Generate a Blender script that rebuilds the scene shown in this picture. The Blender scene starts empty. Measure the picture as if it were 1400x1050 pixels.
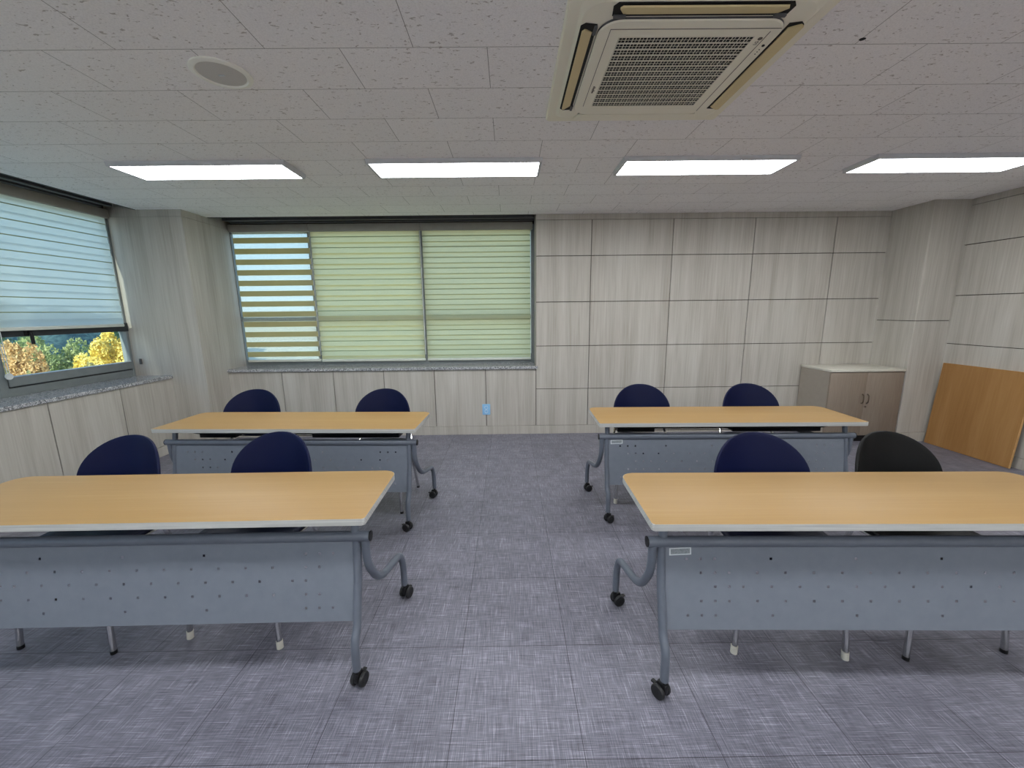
import bpy, bmesh, math, random
from mathutils import Vector, Matrix, Euler
random.seed(7)
S = bpy.context.scene
C = S.collection
R = math.radians

# ------------------------------------------------------------------ helpers
def srgb(r, g, b):
    f = lambda c: (c/255/12.92) if c/255 <= .04045 else ((c/255+.055)/1.055)**2.4
    return (f(r), f(g), f(b), 1)

def finish(name, bm, mats, parent=None, smooth=35, loc=None):
    me = bpy.data.meshes.new(name)
    bmesh.ops.recalc_face_normals(bm, faces=bm.faces[:])
    bm.to_mesh(me); bm.free()
    for m in (mats if isinstance(mats, (list, tuple)) else [mats]):
        me.materials.append(m)
    if smooth:
        for p in me.polygons: p.use_smooth = True
        me.set_sharp_from_angle(angle=R(smooth))
    o = bpy.data.objects.new(name, me); C.objects.link(o)
    if parent: o.parent = parent
    if loc: o.location = loc
    return o

def thing(name, label, cat, loc=(0, 0, 0), rz=0, group=None):
    o = bpy.data.objects.new(name, None); C.objects.link(o)
    o.location = loc; o.rotation_euler = (0, 0, rz); o.empty_display_size = .1
    o['label'] = label; o['category'] = cat
    if group: o['group'] = group
    return o

def tag(o, label, cat, group=None):
    o['label'] = label; o['category'] = cat
    if group: o['group'] = group
    return o

def struct(name, bm, mats, parent=None, smooth=0):
    o = finish(name, bm, mats, parent, smooth)
    o['kind'] = 'structure'
    return o

def dup(src, parent=None):
    c = src.copy(); C.objects.link(c)
    if parent:
        c.parent = parent
    for ch in list(src.children):
        dup(ch, c)
    return c

def BM(): return bmesh.new()

def box(bm, x0, x1, y0, y1, z0, z1, mi=0, bev=0, seg=2, M=None):
    vs = [bm.verts.new(Vector(p) if M is None else M @ Vector(p)) for p in
          ((x0,y0,z0),(x1,y0,z0),(x1,y1,z0),(x0,y1,z0),(x0,y0,z1),(x1,y0,z1),(x1,y1,z1),(x0,y1,z1))]
    fs = [bm.faces.new([vs[i] for i in q]) for q in ((0,3,2,1),(4,5,6,7),(0,1,5,4),(1,2,6,5),(2,3,7,6),(3,0,4,7))]
    for f in fs: f.material_index = mi
    if bev:
        es = list({e for f in fs for e in f.edges})
        r = bmesh.ops.bevel(bm, geom=es, offset=bev, segments=seg, affect='EDGES', profile=.5)
        for f in r['faces']: f.material_index = mi
    return fs

def fillet(pts, rad, n=6):
    out = [Vector(pts[0])]
    for i in range(1, len(pts)-1):
        p, a, b = Vector(pts[i]), Vector(pts[i-1]), Vector(pts[i+1])
        r = rad[i] if isinstance(rad, (list, tuple)) else rad
        da, db = (a-p), (b-p)
        r1 = min(r, da.length*.48, db.length*.48)
        if r1 < 1e-5: out.append(p); continue
        s, e = p+da.normalized()*r1, p+db.normalized()*r1
        for k in range(n+1):
            t = k/n
            out.append(s*(1-t)**2 + p*2*t*(1-t) + e*t*t)
    out.append(Vector(pts[-1]))
    return out

def tube(bm, pts, r, seg=12, mi=0, cap=True):
    pts = [Vector(p) for p in pts]
    n = len(pts); rings = []
    t0 = (pts[1]-pts[0]).normalized()
    up = Vector((0,0,1)) if abs(t0.z) < .9 else Vector((1,0,0))
    u = t0.cross(up).normalized()
    for i in range(n):
        if i == 0: t = t0
        elif i == n-1: t = (pts[-1]-pts[-2]).normalized()
        else: t = ((pts[i]-pts[i-1]).normalized()+(pts[i+1]-pts[i]).normalized()).normalized()
        u = (u - t*u.dot(t)).normalized(); v = t.cross(u)
        rr = r[i] if isinstance(r, (list, tuple)) else r
        rings.append([bm.verts.new(pts[i]+u*math.cos(2*math.pi*k/seg)*rr+v*math.sin(2*math.pi*k/seg)*rr) for k in range(seg)])
    for a, b in zip(rings, rings[1:]):
        for k in range(seg):
            f = bm.faces.new((a[k], a[(k+1)%seg], b[(k+1)%seg], b[k])); f.material_index = mi
    if cap:
        for rg in (rings[0], rings[-1]):
            f = bm.faces.new(rg); f.material_index = mi

def lathe(bm, prof, c, axis='z', seg=24, mi=0):
    c = Vector(c); rings = []
    for r, h in prof:
        rg = []
        for k in range(seg):
            a = 2*math.pi*k/seg
            p = {'z': (r*math.cos(a), r*math.sin(a), h), 'x': (h, r*math.cos(a), r*math.sin(a)), 'y': (r*math.cos(a), h, r*math.sin(a))}[axis]
            rg.append(bm.verts.new(c+Vector(p)))
        rings.append(rg)
    for a, b in zip(rings, rings[1:]):
        for k in range(seg):
            f = bm.faces.new((a[k], a[(k+1)%seg], b[(k+1)%seg], b[k])); f.material_index = mi
    for rg in (rings[0], rings[-1]):
        f = bm.faces.new(rg); f.material_index = mi

def rrect(x0, x1, y0, y1, rad, n=8):
    # rad = (x0y0, x1y0, x1y1, x0y1)
    out = []
    for (cx, cy, sx, sy, a0), r in zip(((x0,y0,1,1,180),(x1,y0,-1,1,270),(x1,y1,-1,-1,0),(x0,y1,1,-1,90)), rad):
        px, py = cx+sx*r, cy+sy*r
        m = n if r > .003 else 1
        for k in range(m+1):
            a = R(a0+90*k/m)
            out.append((px+r*math.cos(a), py+r*math.sin(a)))
    return out

def prism(bm, loop, z0, z1, mi_side=0, mi_top=0, mi_bot=0, bev=0):
    a = [bm.verts.new((x,y,z0)) for x,y in loop]; b = [bm.verts.new((x,y,z1)) for x,y in loop]
    n = len(loop); top = bm.faces.new(b); bot = bm.faces.new(a[::-1])
    top.material_index = mi_top; bot.material_index = mi_bot
    for k in range(n):
        f = bm.faces.new((a[k], a[(k+1)%n], b[(k+1)%n], b[k])); f.material_index = mi_side
    if bev:
        r = bmesh.ops.bevel(bm, geom=list(top.edges)+list(bot.edges), offset=bev, segments=2, affect='EDGES', profile=.5)
        for f in r['faces']: f.material_index = mi_side

# ------------------------------------------------------------------ materials
def mat(name):
    m = bpy.data.materials.new(name); m.use_nodes = True
    nt = m.node_tree; nt.nodes.clear()
    out = nt.nodes.new('ShaderNodeOutputMaterial')
    return m, nt, out

def nd(nt, typ, **kw):
    n = nt.nodes.new(typ)
    for k, v in kw.items():
        if k in n.inputs: n.inputs[k].default_value = v
        else: setattr(n, k, v)
    return n

def pbr(name, col, rough=.5, metal=0, spec=.5, coat=0):
    m, nt, out = mat(name)
    b = nd(nt, 'ShaderNodeBsdfPrincipled')
    b.inputs['Base Color'].default_value = col; b.inputs['Roughness'].default_value = rough
    b.inputs['Metallic'].default_value = metal; b.inputs['Specular IOR Level'].default_value = spec
    b.inputs['Coat Weight'].default_value = coat
    nt.links.new(b.outputs[0], out.inputs[0])
    return m

def speckled(name, col, col2, scale, rough=.5, spec=.5, amt=.5, bump=0, metal=0):
    """plain finish with a fine two-tone variation"""
    m, nt, out = mat(name); L = nt.links.new
    b = nd(nt, 'ShaderNodeBsdfPrincipled'); b.inputs['Roughness'].default_value = rough
    b.inputs['Specular IOR Level'].default_value = spec; b.inputs['Metallic'].default_value = metal
    tc = nd(nt, 'ShaderNodeTexCoord'); no = nd(nt, 'ShaderNodeTexNoise'); no.inputs['Scale'].default_value = scale
    no.inputs['Detail'].default_value = 4
    L(tc.outputs['Object'], no.inputs['Vector'])
    r = nd(nt, 'ShaderNodeValToRGB'); r.color_ramp.elements[0].position = .5-amt/2; r.color_ramp.elements[1].position = .5+amt/2
    r.color_ramp.elements[0].color = col; r.color_ramp.elements[1].color = col2
    L(no.outputs['Fac'], r.inputs[0]); L(r.outputs[0], b.inputs['Base Color'])
    if bump:
        bp = nd(nt, 'ShaderNodeBump'); bp.inputs['Strength'].default_value = bump; bp.inputs['Distance'].default_value = .002
        L(no.outputs['Fac'], bp.inputs['Height']); L(bp.outputs[0], b.inputs['Normal'])
    L(b.outputs[0], out.inputs[0])
    return m

def grain(name, c_dark, c_mid, c_light, axis='z', scale=1.0, rough=.5, spec=.4, stretch=14, fine=.35):
    """wood laminate: streaks along one axis"""
    m, nt, out = mat(name); L = nt.links.new
    b = nd(nt, 'ShaderNodeBsdfPrincipled'); b.inputs['Roughness'].default_value = rough; b.inputs['Specular IOR Level'].default_value = spec
    tc = nd(nt, 'ShaderNodeTexCoord'); sep = nd(nt, 'ShaderNodeSeparateXYZ'); L(tc.outputs['Object'], sep.inputs[0])
    add = nd(nt, 'ShaderNodeMath', operation='ADD')
    if axis == 'z':
        L(sep.outputs[0], add.inputs[0]); L(sep.outputs[1], add.inputs[1]); along = sep.outputs[2]
    elif axis == 'x':
        L(sep.outputs[1], add.inputs[0]); L(sep.outputs[2], add.inputs[1]); along = sep.outputs[0]
    def streak(sc, st, det, off):
        cb = nd(nt, 'ShaderNodeCombineXYZ')
        m1 = nd(nt, 'ShaderNodeMath', operation='MULTIPLY'); m1.inputs[1].default_value = sc; L(add.outputs[0], m1.inputs[0])
        m2 = nd(nt, 'ShaderNodeMath', operation='MULTIPLY'); m2.inputs[1].default_value = sc/st; L(along, m2.inputs[0])
        L(m1.outputs[0], cb.inputs[0]); L(m2.outputs[0], cb.inputs[1]); cb.inputs[2].default_value = off
        n = nd(nt, 'ShaderNodeTexNoise'); n.inputs['Scale'].default_value = 1; n.inputs['Detail'].default_value = det
        n.inputs['Distortion'].default_value = .4
        L(cb.outputs[0], n.inputs['Vector']); return n.outputs['Fac']
    a = streak(9*scale, stretch, 3, 0); f = streak(70*scale, stretch*2.2, 3, 5)
    mx = nd(nt, 'ShaderNodeMix', data_type='FLOAT'); mx.inputs[0].default_value = fine
    L(a, mx.inputs[2]); L(f, mx.inputs[3])
    r = nd(nt, 'ShaderNodeValToRGB'); e = r.color_ramp.elements
    e[0].position = .33; e[0].color = c_dark; e[1].position = .66; e[1].color = c_light
    k = e.new(.5); k.color = c_mid
    L(mx.outputs[0], r.inputs[0]); L(r.outputs[0], b.inputs['Base Color'])
    L(b.outputs[0], out.inputs[0])
    return m

def ceiling_mat():
    m, nt, out = mat('mineral_ceiling_tile'); L = nt.links.new
    b = nd(nt, 'ShaderNodeBsdfPrincipled'); b.inputs['Roughness'].default_value = .9; b.inputs['Specular IOR Level'].default_value = .1
    tc = nd(nt, 'ShaderNodeTexCoord')
    mp = nd(nt, 'ShaderNodeMapping'); mp.inputs['Location'].default_value = (CX_OFF, CY_OFF, 0)
    L(tc.outputs['Object'], mp.inputs[0])
    br = nd(nt, 'ShaderNodeTexBrick'); br.offset = .5; br.offset_frequency = 2; br.squash = 1
    br.inputs['Scale'].default_value = 1; br.inputs['Mortar Size'].default_value = .0016; br.inputs['Mortar Smooth'].default_value = .3
    br.inputs['Brick Width'].default_value = .6; br.inputs['Row Height'].default_value = .3
    br.inputs['Color1'].default_value = (.97,.97,.97,1); br.inputs['Color2'].default_value = (1,1,1,1); br.inputs['Mortar'].default_value = (.33,.32,.31,1)
    L(mp.outputs[0], br.inputs['Vector'])
    # short worm-like fissures
    mp2 = nd(nt, 'ShaderNodeMapping'); mp2.inputs['Scale'].default_value = (44, 92, 1); L(tc.outputs['Object'], mp2.inputs[0])
    n1 = nd(nt, 'ShaderNodeTexNoise'); n1.inputs['Scale'].default_value = 1; n1.inputs['Detail'].default_value = 1.5; n1.inputs['Distortion'].default_value = .8
    L(mp2.outputs[0], n1.inputs['Vector'])
    r1 = nd(nt, 'ShaderNodeValToRGB'); r1.color_ramp.elements[0].position = .655; r1.color_ramp.elements[1].position = .70
    r1.color_ramp.elements[0].color = (1,1,1,1); r1.color_ramp.elements[1].color = (.60,.57,.55,1)
    L(n1.outputs['Fac'], r1.inputs[0])
    n2 = nd(nt, 'ShaderNodeTexNoise'); n2.inputs['Scale'].default_value = 160; n2.inputs['Detail'].default_value = 2
    L(tc.outputs['Object'], n2.inputs['Vector'])
    r2 = nd(nt, 'ShaderNodeValToRGB'); r2.color_ramp.elements[0].position = .3; r2.color_ramp.elements[1].position = .6
    r2.color_ramp.elements[0].color = (.9,.9,.9,1); r2.color_ramp.elements[1].color = (1,1,1,1)
    L(n2.outputs['Fac'], r2.inputs[0])
    def mul(a, c):
        x = nd(nt, 'ShaderNodeMix', data_type='RGBA', blend_type='MULTIPLY'); x.inputs[0].default_value = 1
        L(a, x.inputs[6]); 
        if isinstance(c, tuple): x.inputs[7].default_value = c
        else: L(c, x.inputs[7])
        return x.outputs[2]
    col = mul(mul(mul(br.outputs['Color'], r1.outputs[0]), r2.outputs[0]), CEIL_COL)
    L(col, b.inputs['Base Color']); L(b.outputs[0], out.inputs[0])
    return m

def floor_mat():
    m, nt, out = mat('woven_vinyl_floor_tile'); L = nt.links.new
    b = nd(nt, 'ShaderNodeBsdfPrincipled'); b.inputs['Roughness'].default_value = .45; b.inputs['Specular IOR Level'].default_value = .3
    tc = nd(nt, 'ShaderNodeTexCoord')
    mp = nd(nt, 'ShaderNodeMapping'); mp.inputs['Location'].default_value = (FX_OFF, FY_OFF, 0); L(tc.outputs['Object'], mp.inputs[0])
    br = nd(nt, 'ShaderNodeTexBrick'); br.offset = 0; br.squash = 1
    for k, v in (('Scale',1),('Mortar Size',.0013),('Mortar Smooth',.2),('Brick Width',TILE),('Row Height',TILE)): br.inputs[k].default_value = v
    br.inputs['Color1'].default_value = (.9,.9,.9,1); br.inputs['Color2'].default_value = (1.06,1.06,1.06,1); br.inputs['Mortar'].default_value = (.25,.25,.26,1)
    L(mp.outputs[0], br.inputs['Vector'])
    def thread(sx, sy, det, off, lo, hi):
        q = nd(nt, 'ShaderNodeMapping'); q.inputs['Scale'].default_value = (sx, sy, 1); q.inputs['Location'].default_value = (off, off*.7, off)
        L(tc.outputs['Object'], q.inputs[0])
        n = nd(nt, 'ShaderNodeTexNoise'); n.inputs['Scale'].default_value = 1; n.inputs['Detail'].default_value = det; n.inputs['Roughness'].default_value = .6
        L(q.outputs[0], n.inputs['Vector'])
        mr = nd(nt, 'ShaderNodeMapRange'); mr.inputs[1].default_value = lo; mr.inputs[2].default_value = hi
        L(n.outputs['Fac'], mr.inputs[0]); return mr.outputs[0]
    wx = thread(11, 330, 3, 0, .33, .70); wy = thread(330, 11, 3, 9, .33, .70)
    wx2 = thread(7, 560, 1, 21, .58, .76); wy2 = thread(560, 7, 1, 33, .58, .76)
    big = thread(7, 7, 3, 50, .3, .7)
    def math2(op, a, c):
        x = nd(nt, 'ShaderNodeMath', operation=op)
        for i, v in enumerate((a, c)):
            if isinstance(v, (int, float)): x.inputs[i].default_value = v
            else: L(v, x.inputs[i])
        return x.outputs[0]
    s = math2('ADD', math2('MULTIPLY', wx, .32), math2('MULTIPLY', wy, .32))
    s = math2('ADD', s, math2('MULTIPLY', math2('ADD', wx2, wy2), .42))
    s = math2('ADD', s, math2('MULTIPLY', big, .12))
    r = nd(nt, 'ShaderNodeValToRGB'); e = r.color_ramp.elements
    e[0].position = .12; e[0].color = FLOOR_D; e[1].position = 1.0; e[1].color = FLOOR_L
    k = e.new(.5); k.color = FLOOR_M
    L(s, r.inputs[0])
    x = nd(nt, 'ShaderNodeMix', data_type='RGBA', blend_type='MULTIPLY'); x.inputs[0].default_value = 1
    L(r.outputs[0], x.inputs[6]); L(br.outputs['Color'], x.inputs[7])
    L(x.outputs[2], b.inputs['Base Color']); L(b.outputs[0], out.inputs[0])
    return m

def granite_mat():
    m, nt, out = mat('speckled_grey_granite'); L = nt.links.new
    b = nd(nt, 'ShaderNodeBsdfPrincipled'); b.inputs['Roughness'].default_value = .14; b.inputs['Specular IOR Level'].default_value = .9
    tc = nd(nt, 'ShaderNodeTexCoord'); v = nd(nt, 'ShaderNodeTexVoronoi'); v.inputs['Scale'].default_value = 170
    L(tc.outputs['Object'], v.inputs['Vector'])
    r = nd(nt, 'ShaderNodeValToRGB'); e = r.color_ramp.elements
    e[0].position = 0; e[0].color = srgb(74,75,78); e[1].position = 1; e[1].color = srgb(212,213,215); k = e.new(.45); k.color = srgb(144,146,150)
    sp = nd(nt, 'ShaderNodeSeparateColor'); L(v.outputs['Color'], sp.inputs[0]); L(sp.outputs[0], r.inputs[0])
    L(r.outputs[0], b.inputs['Base Color']); L(b.outputs[0], out.inputs[0])
    return m

def cloth(name, col, trans=.6, see=0.0, tcol=None):
    """thin woven blind fabric: reflects, lets light through, optionally sheer"""
    m, nt, out = mat(name); L = nt.links.new
    d = nd(nt, 'ShaderNodeBsdfDiffuse'); d.inputs[0].default_value = col
    t = nd(nt, 'ShaderNodeBsdfTranslucent'); t.inputs[0].default_value = tcol or col
    x = nd(nt, 'ShaderNodeMixShader'); x.inputs[0].default_value = trans
    L(d.outputs[0], x.inputs[1]); L(t.outputs[0], x.inputs[2])
    last = x
    if see:
        tr = nd(nt, 'ShaderNodeBsdfTransparent'); y = nd(nt, 'ShaderNodeMixShader'); y.inputs[0].default_value = see
        L(x.outputs[0], y.inputs[1]); L(tr.outputs[0], y.inputs[2]); last = y
    L(last.outputs[0], out.inputs[0])
    return m

def glass_mat():
    m, nt, out = mat('window_glass'); L = nt.links.new
    t = nd(nt, 'ShaderNodeBsdfTransparent'); t.inputs[0].default_value = (.86,.93,.92,1)
    g = nd(nt, 'ShaderNodeBsdfGlossy'); g.inputs['Roughness'].default_value = .02
    lw = nd(nt, 'ShaderNodeLayerWeight'); lw.inputs[0].default_value = .5; pw = nd(nt, 'ShaderNodeMath', operation='POWER'); pw.inputs[1].default_value = 5; L(lw.outputs['Facing'], pw.inputs[0])
    f = nd(nt, 'ShaderNodeMath', operation='MULTIPLY_ADD'); f.inputs[1].default_value = .6; f.inputs[2].default_value = .04; L(pw.outputs[0], f.inputs[0])
    x = nd(nt, 'ShaderNodeMixShader'); L(f.outputs[0], x.inputs[0]); L(t.outputs[0], x.inputs[1]); L(g.outputs[0], x.inputs[2])
    L(x.outputs[0], out.inputs[0]); return m

def emis(name, col, st):
    m, nt, out = mat(name)
    e = nd(nt, 'ShaderNodeEmission'); e.inputs[0].default_value = col; e.inputs[1].default_value = st
    nt.links.new(e.outputs[0], out.inputs[0]); return m

def leaf_mat(name, a, b_):
    m, nt, out = mat(name); L = nt.links.new
    tc = nd(nt, 'ShaderNodeTexCoord'); n = nd(nt, 'ShaderNodeTexNoise'); n.inputs['Scale'].default_value = 1.3; n.inputs['Detail'].default_value = 5
    L(tc.outputs['Object'], n.inputs['Vector'])
    r = nd(nt, 'ShaderNodeValToRGB'); r.color_ramp.elements[0].position = .38; r.color_ramp.elements[1].position = .62
    r.color_ramp.elements[0].color = a; r.color_ramp.elements[1].color = b_
    L(n.outputs['Fac'], r.inputs[0])
    d = nd(nt, 'ShaderNodeBsdfDiffuse'); t = nd(nt, 'ShaderNodeBsdfTranslucent'); x = nd(nt, 'ShaderNodeMixShader'); x.inputs[0].default_value = .3
    L(r.outputs[0], d.inputs[0]); L(r.outputs[0], t.inputs[0]); L(d.outputs[0], x.inputs[1]); L(t.outputs[0], x.inputs[2])
    L(x.outputs[0], out.inputs[0]); return m

# room dimensions (metres), camera at x=0, y=0
H = 1.4754; ZC = 2.5326; D = 4.666; XL = -3.70; XLC = -3.78; XR = 4.66; YF = -2.2
TILE = .4614
XF, C1 = -.2231, 1.5378
FX_OFF, FY_OFF = -(XF - 20*TILE), -(C1 - 20*TILE)
X0, Y0 = -.0762, 1.8315           # a seam of an even ceiling row, a row line
CX_OFF, CY_OFF = -(X0 - 20*.6) , -(Y0 - .3 - 20*.3)
CEIL_COL = (.97,.95,.945,1)
FLOOR_D, FLOOR_M, FLOOR_L = srgb(78,77,86), srgb(119,118,130), srgb(186,185,197)

M = {}
M['wall'] = grain('grey_oak_wall_laminate', srgb(165,158,148), srgb(181,176,167), srgb(193,189,181), 'z', 1.0, .5, .3, 16, .4)
M['whitewall'] = speckled('white_bounce_wall', srgb(232,231,227), srgb(238,237,233), 3, .8, .2, .6)  # white chosen to throw light back onto the ceiling
M['groove'] = pbr('dark_panel_groove', srgb(58,50,44), .9)
M['ceil'] = ceiling_mat()
M['floor'] = floor_mat()
M['granite'] = granite_mat()
M['blackpaint'] = pbr('black_painted_recess', srgb(34,35,38), .6)
M['track'] = speckled('dark_anodised_track', srgb(52,53,56), srgb(66,67,70), 30, .4, .5, .6)
M['alu'] = speckled('grey_aluminium_frame', srgb(112,118,120), srgb(124,130,131), 12, .45, .5, .6)
M['aludark'] = speckled('dark_window_gasket', srgb(40,44,48), srgb(52,56,60), 12, .5, .4, .6)
M['glass'] = glass_mat()
M['beech'] = grain('beech_tabletop_laminate', srgb(150,119,74), srgb(153,122,77), srgb(158,128,83), 'x', 1.3, .46, .36, 22, .5)
M['edge'] = grain('grey_edge_banding', srgb(164,164,160), srgb(182,182,178), srgb(198,198,194), 'x', 2.0, .5, .4, 30, .6)
M['steel'] = speckled('grey_powder_coated_steel', srgb(94,100,111), srgb(101,107,118), 40, .38, .5, .6)
M['steelpanel'] = speckled('pale_grey_coated_sheet', srgb(112,118,129), srgb(119,125,136), 25, .4, .5, .6)
M['black'] = speckled('black_plastic', srgb(12,12,13), srgb(20,20,22), 60, .45, .4, .6)
M['rubber'] = speckled('black_castor_tread', srgb(26,26,28), srgb(40,40,42), 60, .6, .4, .6)
M['navy'] = speckled('navy_blue_plastic', srgb(5,11,46), srgb(7,15,52), 300, .5, .16, .6, .15)
M['navyseat'] = speckled('navy_seat_shell', srgb(8,13,40), srgb(10,17,46), 200, .6, .3, .6)
M['blackseat'] = speckled('black_seat_plastic', srgb(9,9,10), srgb(14,14,15), 300, .55, .2, .6, .15)
M['chrome'] = pbr('chromed_tube', srgb(205,205,205), .16, 1)
M['whitecap'] = speckled('ivory_foot_cap', srgb(205,202,190), srgb(218,215,204), 60, .5, .4, .6)
M['sticker'] = speckled('silver_label', srgb(196,202,206), srgb(206,212,215), 120, .4, .5, .4)
M['stickerprint'] = speckled('worn_label_print', srgb(112,120,126), srgb(150,156,160), 200, .5, .4, .5)
M['fixture'] = speckled('white_fixture_metal', srgb(196,196,200), srgb(204,204,208), 20, .5, .4, .6)
M['led'] = emis('led_diffuser', (.95,.98,1,1), 20.0)
M['acbody'] = speckled('ivory_plastic', srgb(240,236,216), srgb(244,240,222), 6, .5, .4, .7)
M['acgrille'] = speckled('ivory_grille_plastic', srgb(228,222,204), srgb(234,228,212), 10, .5, .4, .7)
M['acvane'] = speckled('yellowed_plastic', srgb(214,196,146), srgb(224,207,160), 5, .5, .4, .8)
M['acdark'] = pbr('dark_air_slot', srgb(24,23,22), .8)
M['acgrey'] = pbr('grey_vane_pivot', srgb(84,84,86), .6)
M['print'] = pbr('grey_print', srgb(92,84,76), .6)
M['spkgrille'] = speckled('grey_perforated_grille', srgb(196,193,188), srgb(214,211,206), 700, .6, .3, .4, .4)
M['spkring'] = speckled('off_white_speaker_ring', srgb(243,243,234), srgb(248,248,240), 20, .5, .4, .5)
M['cab'] = grain('taupe_cabinet_laminate', srgb(129,115,102), srgb(136,122,109), srgb(142,130,117), 'z', 1.6, .5, .35, 10, .6)
M['cabside'] = speckled('light_grey_cabinet_side', srgb(156,147,136), srgb(163,154,143), 20, .5, .4, .6)
M['cabtop'] = speckled('pale_grey_cabinet_top', srgb(198,194,182), srgb(206,202,190), 14, .4, .45, .6)
M['bronze'] = pbr('dark_bronze_handle', srgb(96,84,72), .35, .6)
M['board'] = grain('orange_brown_veneer', srgb(146,104,58), srgb(158,116,68), srgb(168,127,78), 'z', .8, .45, .4, 10, .3)
M['boardedge'] = grain('pale_plywood_edge', srgb(196,150,92), srgb(206,162,104), srgb(214,172,116), 'x', 2, .5, .4, 10, .4)
M['outlet'] = speckled('pale_blue_plastic', srgb(136,186,226), srgb(146,196,232), 40, .4, .5, .5)
M['outletin'] = speckled('white_socket_insert', srgb(206,220,232), srgb(216,228,238), 40, .4, .5, .5)
M['b_opaque'] = cloth('olive_cream_blind_band', srgb(206,202,160), .5, 0, srgb(214,200,150))
M['b_sheer'] = cloth('sheer_blind_band', srgb(236,236,214), .75, .72)
M['b_overlap_shade'] = cloth('blind_overlap_shade', srgb(168,172,140), .45, 0, srgb(150,156,116))  # darker cloth that stands in for shade where bands overlap
M['b_closed'] = cloth('pale_green_blind_band', srgb(212,216,186), .72, 0, srgb(244,230,184))
M['b_green'] = cloth('green_blind_band', srgb(204,214,176), .72, 0, srgb(238,222,182))
M['b_cool'] = cloth('cool_cream_blind_band', srgb(220,226,212), .72, .12, srgb(220,228,229))
M['b_head'] = speckled('beige_grey_blind_head', srgb(150,147,138), srgb(158,155,146), 14, .5, .4, .5)
M['b_rail'] = speckled('pale_blind_bottom_rail', srgb(205,208,198), srgb(214,217,207), 14, .45, .4, .5)
M['bead'] = pbr('clear_bead_chain', srgb(205,210,210), .3)

# ------------------------------------------------------------------ room shell
def panels_wall(bm, mapper, us, zs, t=.012, gap=.007, mi=0):
    """boards with narrow grooves between; mapper(u, w, z) -> xyz with w out of the wall"""
    for u0, u1 in zip(us, us[1:]):
        for z0, z1 in zip(zs, zs[1:]):
            a, b, c, d = u0+gap/2, u1-gap/2, z0+gap/2, z1-gap/2
            e = .0015
            fr = [mapper(a+e,t,c+e), mapper(b-e,t,c+e), mapper(b-e,t,d-e), mapper(a+e,t,d-e)]
            mdl = [mapper(a,t-e,c), mapper(b,t-e,c), mapper(b,t-e,d), mapper(a,t-e,d)]
            bk = [mapper(a,0,c), mapper(b,0,c), mapper(b,0,d), mapper(a,0,d)]
            L3 = [[bm.verts.new(p) for p in q] for q in (fr, mdl, bk)]
            f = bm.faces.new(L3[0]); f.material_index = mi
            for A, B in zip(L3, L3[1:]):
                for k in range(4):
                    f = bm.faces.new((A[k], A[(k+1)%4], B[(k+1)%4], B[k])); f.material_index = mi

T = .012
# floor
bm = BM(); box(bm, -4.16, 4.85, YF-.1, 5.12, -.1, 0); struct('floor', bm, M['floor'])
# ceiling: tiled slab with open blind recesses along both windows, roof slab above
bm = BM()
box(bm, XLC, XR+.05, YF-.05, D+.004, ZC, 2.60, 0)
box(bm, XLC+.0, -3.33, 4.31, D+.004, ZC+.0005, 2.599, 0)
box(bm, .3128, XR+.05, D-.002, 4.8, ZC, 2.60, 0)
box(bm, -4.165, 4.9, YF-.15, 5.12, 2.60, 2.75, 1)
struct('ceiling', bm, [M['ceil'], M['blackpaint']])

# back wall
X5 = 4.29
bm = BM()
mp = lambda u, w, z: (u, D+T-w, z)
Vx = [.3128, .938, 1.8535, 2.771, 3.685, X5+.02]
Zz = [.103, .5568, 1.0706, 1.577, 2.0868, 2.4749]
panels_wall(bm, mp, Vx, Zz)
panels_wall(bm, mp, [.3128, X5+.02], [2.4749, ZC+.02], gap=.001)
sx = [-3.34, -2.704, -2.097, -1.498, -.898, -.288, .3128]
panels_wall(bm, mp, sx, [.103, .800])
box(bm, .3143, 4.85, D+T, 5.12, 0, 2.6, 1)            # carcass behind the boards
box(bm, -3.4, .3143, D+T, 5.12, 0, .797, 1)
box(bm, .3128, .3145, D+T*.5, 5.05, .80, 2.6, 0)      # reveal lining beside the window
box(bm, -3.4, .3143, 5.047, 5.12, 2.47, 2.6, 1)
box(bm, -4.16, -3.33, 5.046, 5.12, 0, .797, 1)        # lintel
struct('wall_back', bm, [M['wall'], M['groove']])

# left wall: parapet, pier behind the frame edge
bm = BM()
ml = lambda u, w, z: (XL-T+w, u, z)
panels_wall(bm, ml, [YF, -1.68, -1.08, -.48, .12, .72, 1.32, 1.92, 2.52, 3.12, 3.72, 4.318], [.103, .80])
box(bm, -4.16, XL-T, YF, 4.32, 0, .797, 1)
panels_wall(bm, lambda u, w, z: (XLC-T+w, u, z), [YF, -1.8], [.80, 1.33, ZC+.02])
box(bm, -4.16, XLC-T, YF, -1.8, .797, 2.6, 1)
box(bm, -4.16, -4.10, -1.8, 4.32, 2.49, 2.6, 1)
struct('wall_left', bm, [M['wall'], M['groove']])

# corner piers
bm = BM()
XP = -3.325
panels_wall(bm, lambda u, w, z: (u, 4.31+T-w, z), [-4.17, XP], [.103, 2.465, ZC+.06], gap=.0015)
panels_wall(bm, lambda u, w, z: (XP-T+w, u, z), [4.3105, 5.045], [.103, 2.465, 2.6], gap=.0015)
box(bm, -4.16, XP-T, 4.31+T, 5.045, 0, 2.6, 0)
struct('wall_left_corner_pier', bm, [M['wall'], M['groove']])
bm = BM()
panels_wall(bm, lambda u, w, z: (X5+T-w, u, z), [4.2105, D+.02], [.103, 1.330, ZC+.02])
panels_wall(bm, lambda u, w, z: (u, 4.21+T-w, z), [X5, XR+.02], [.103, 1.330, ZC+.02])
box(bm, X5+T, XR+.1, 4.21+T, D+.1, 0, 2.6, 1)
struct('wall_right_corner_pier', bm, [M['wall'], M['groove']])
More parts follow.
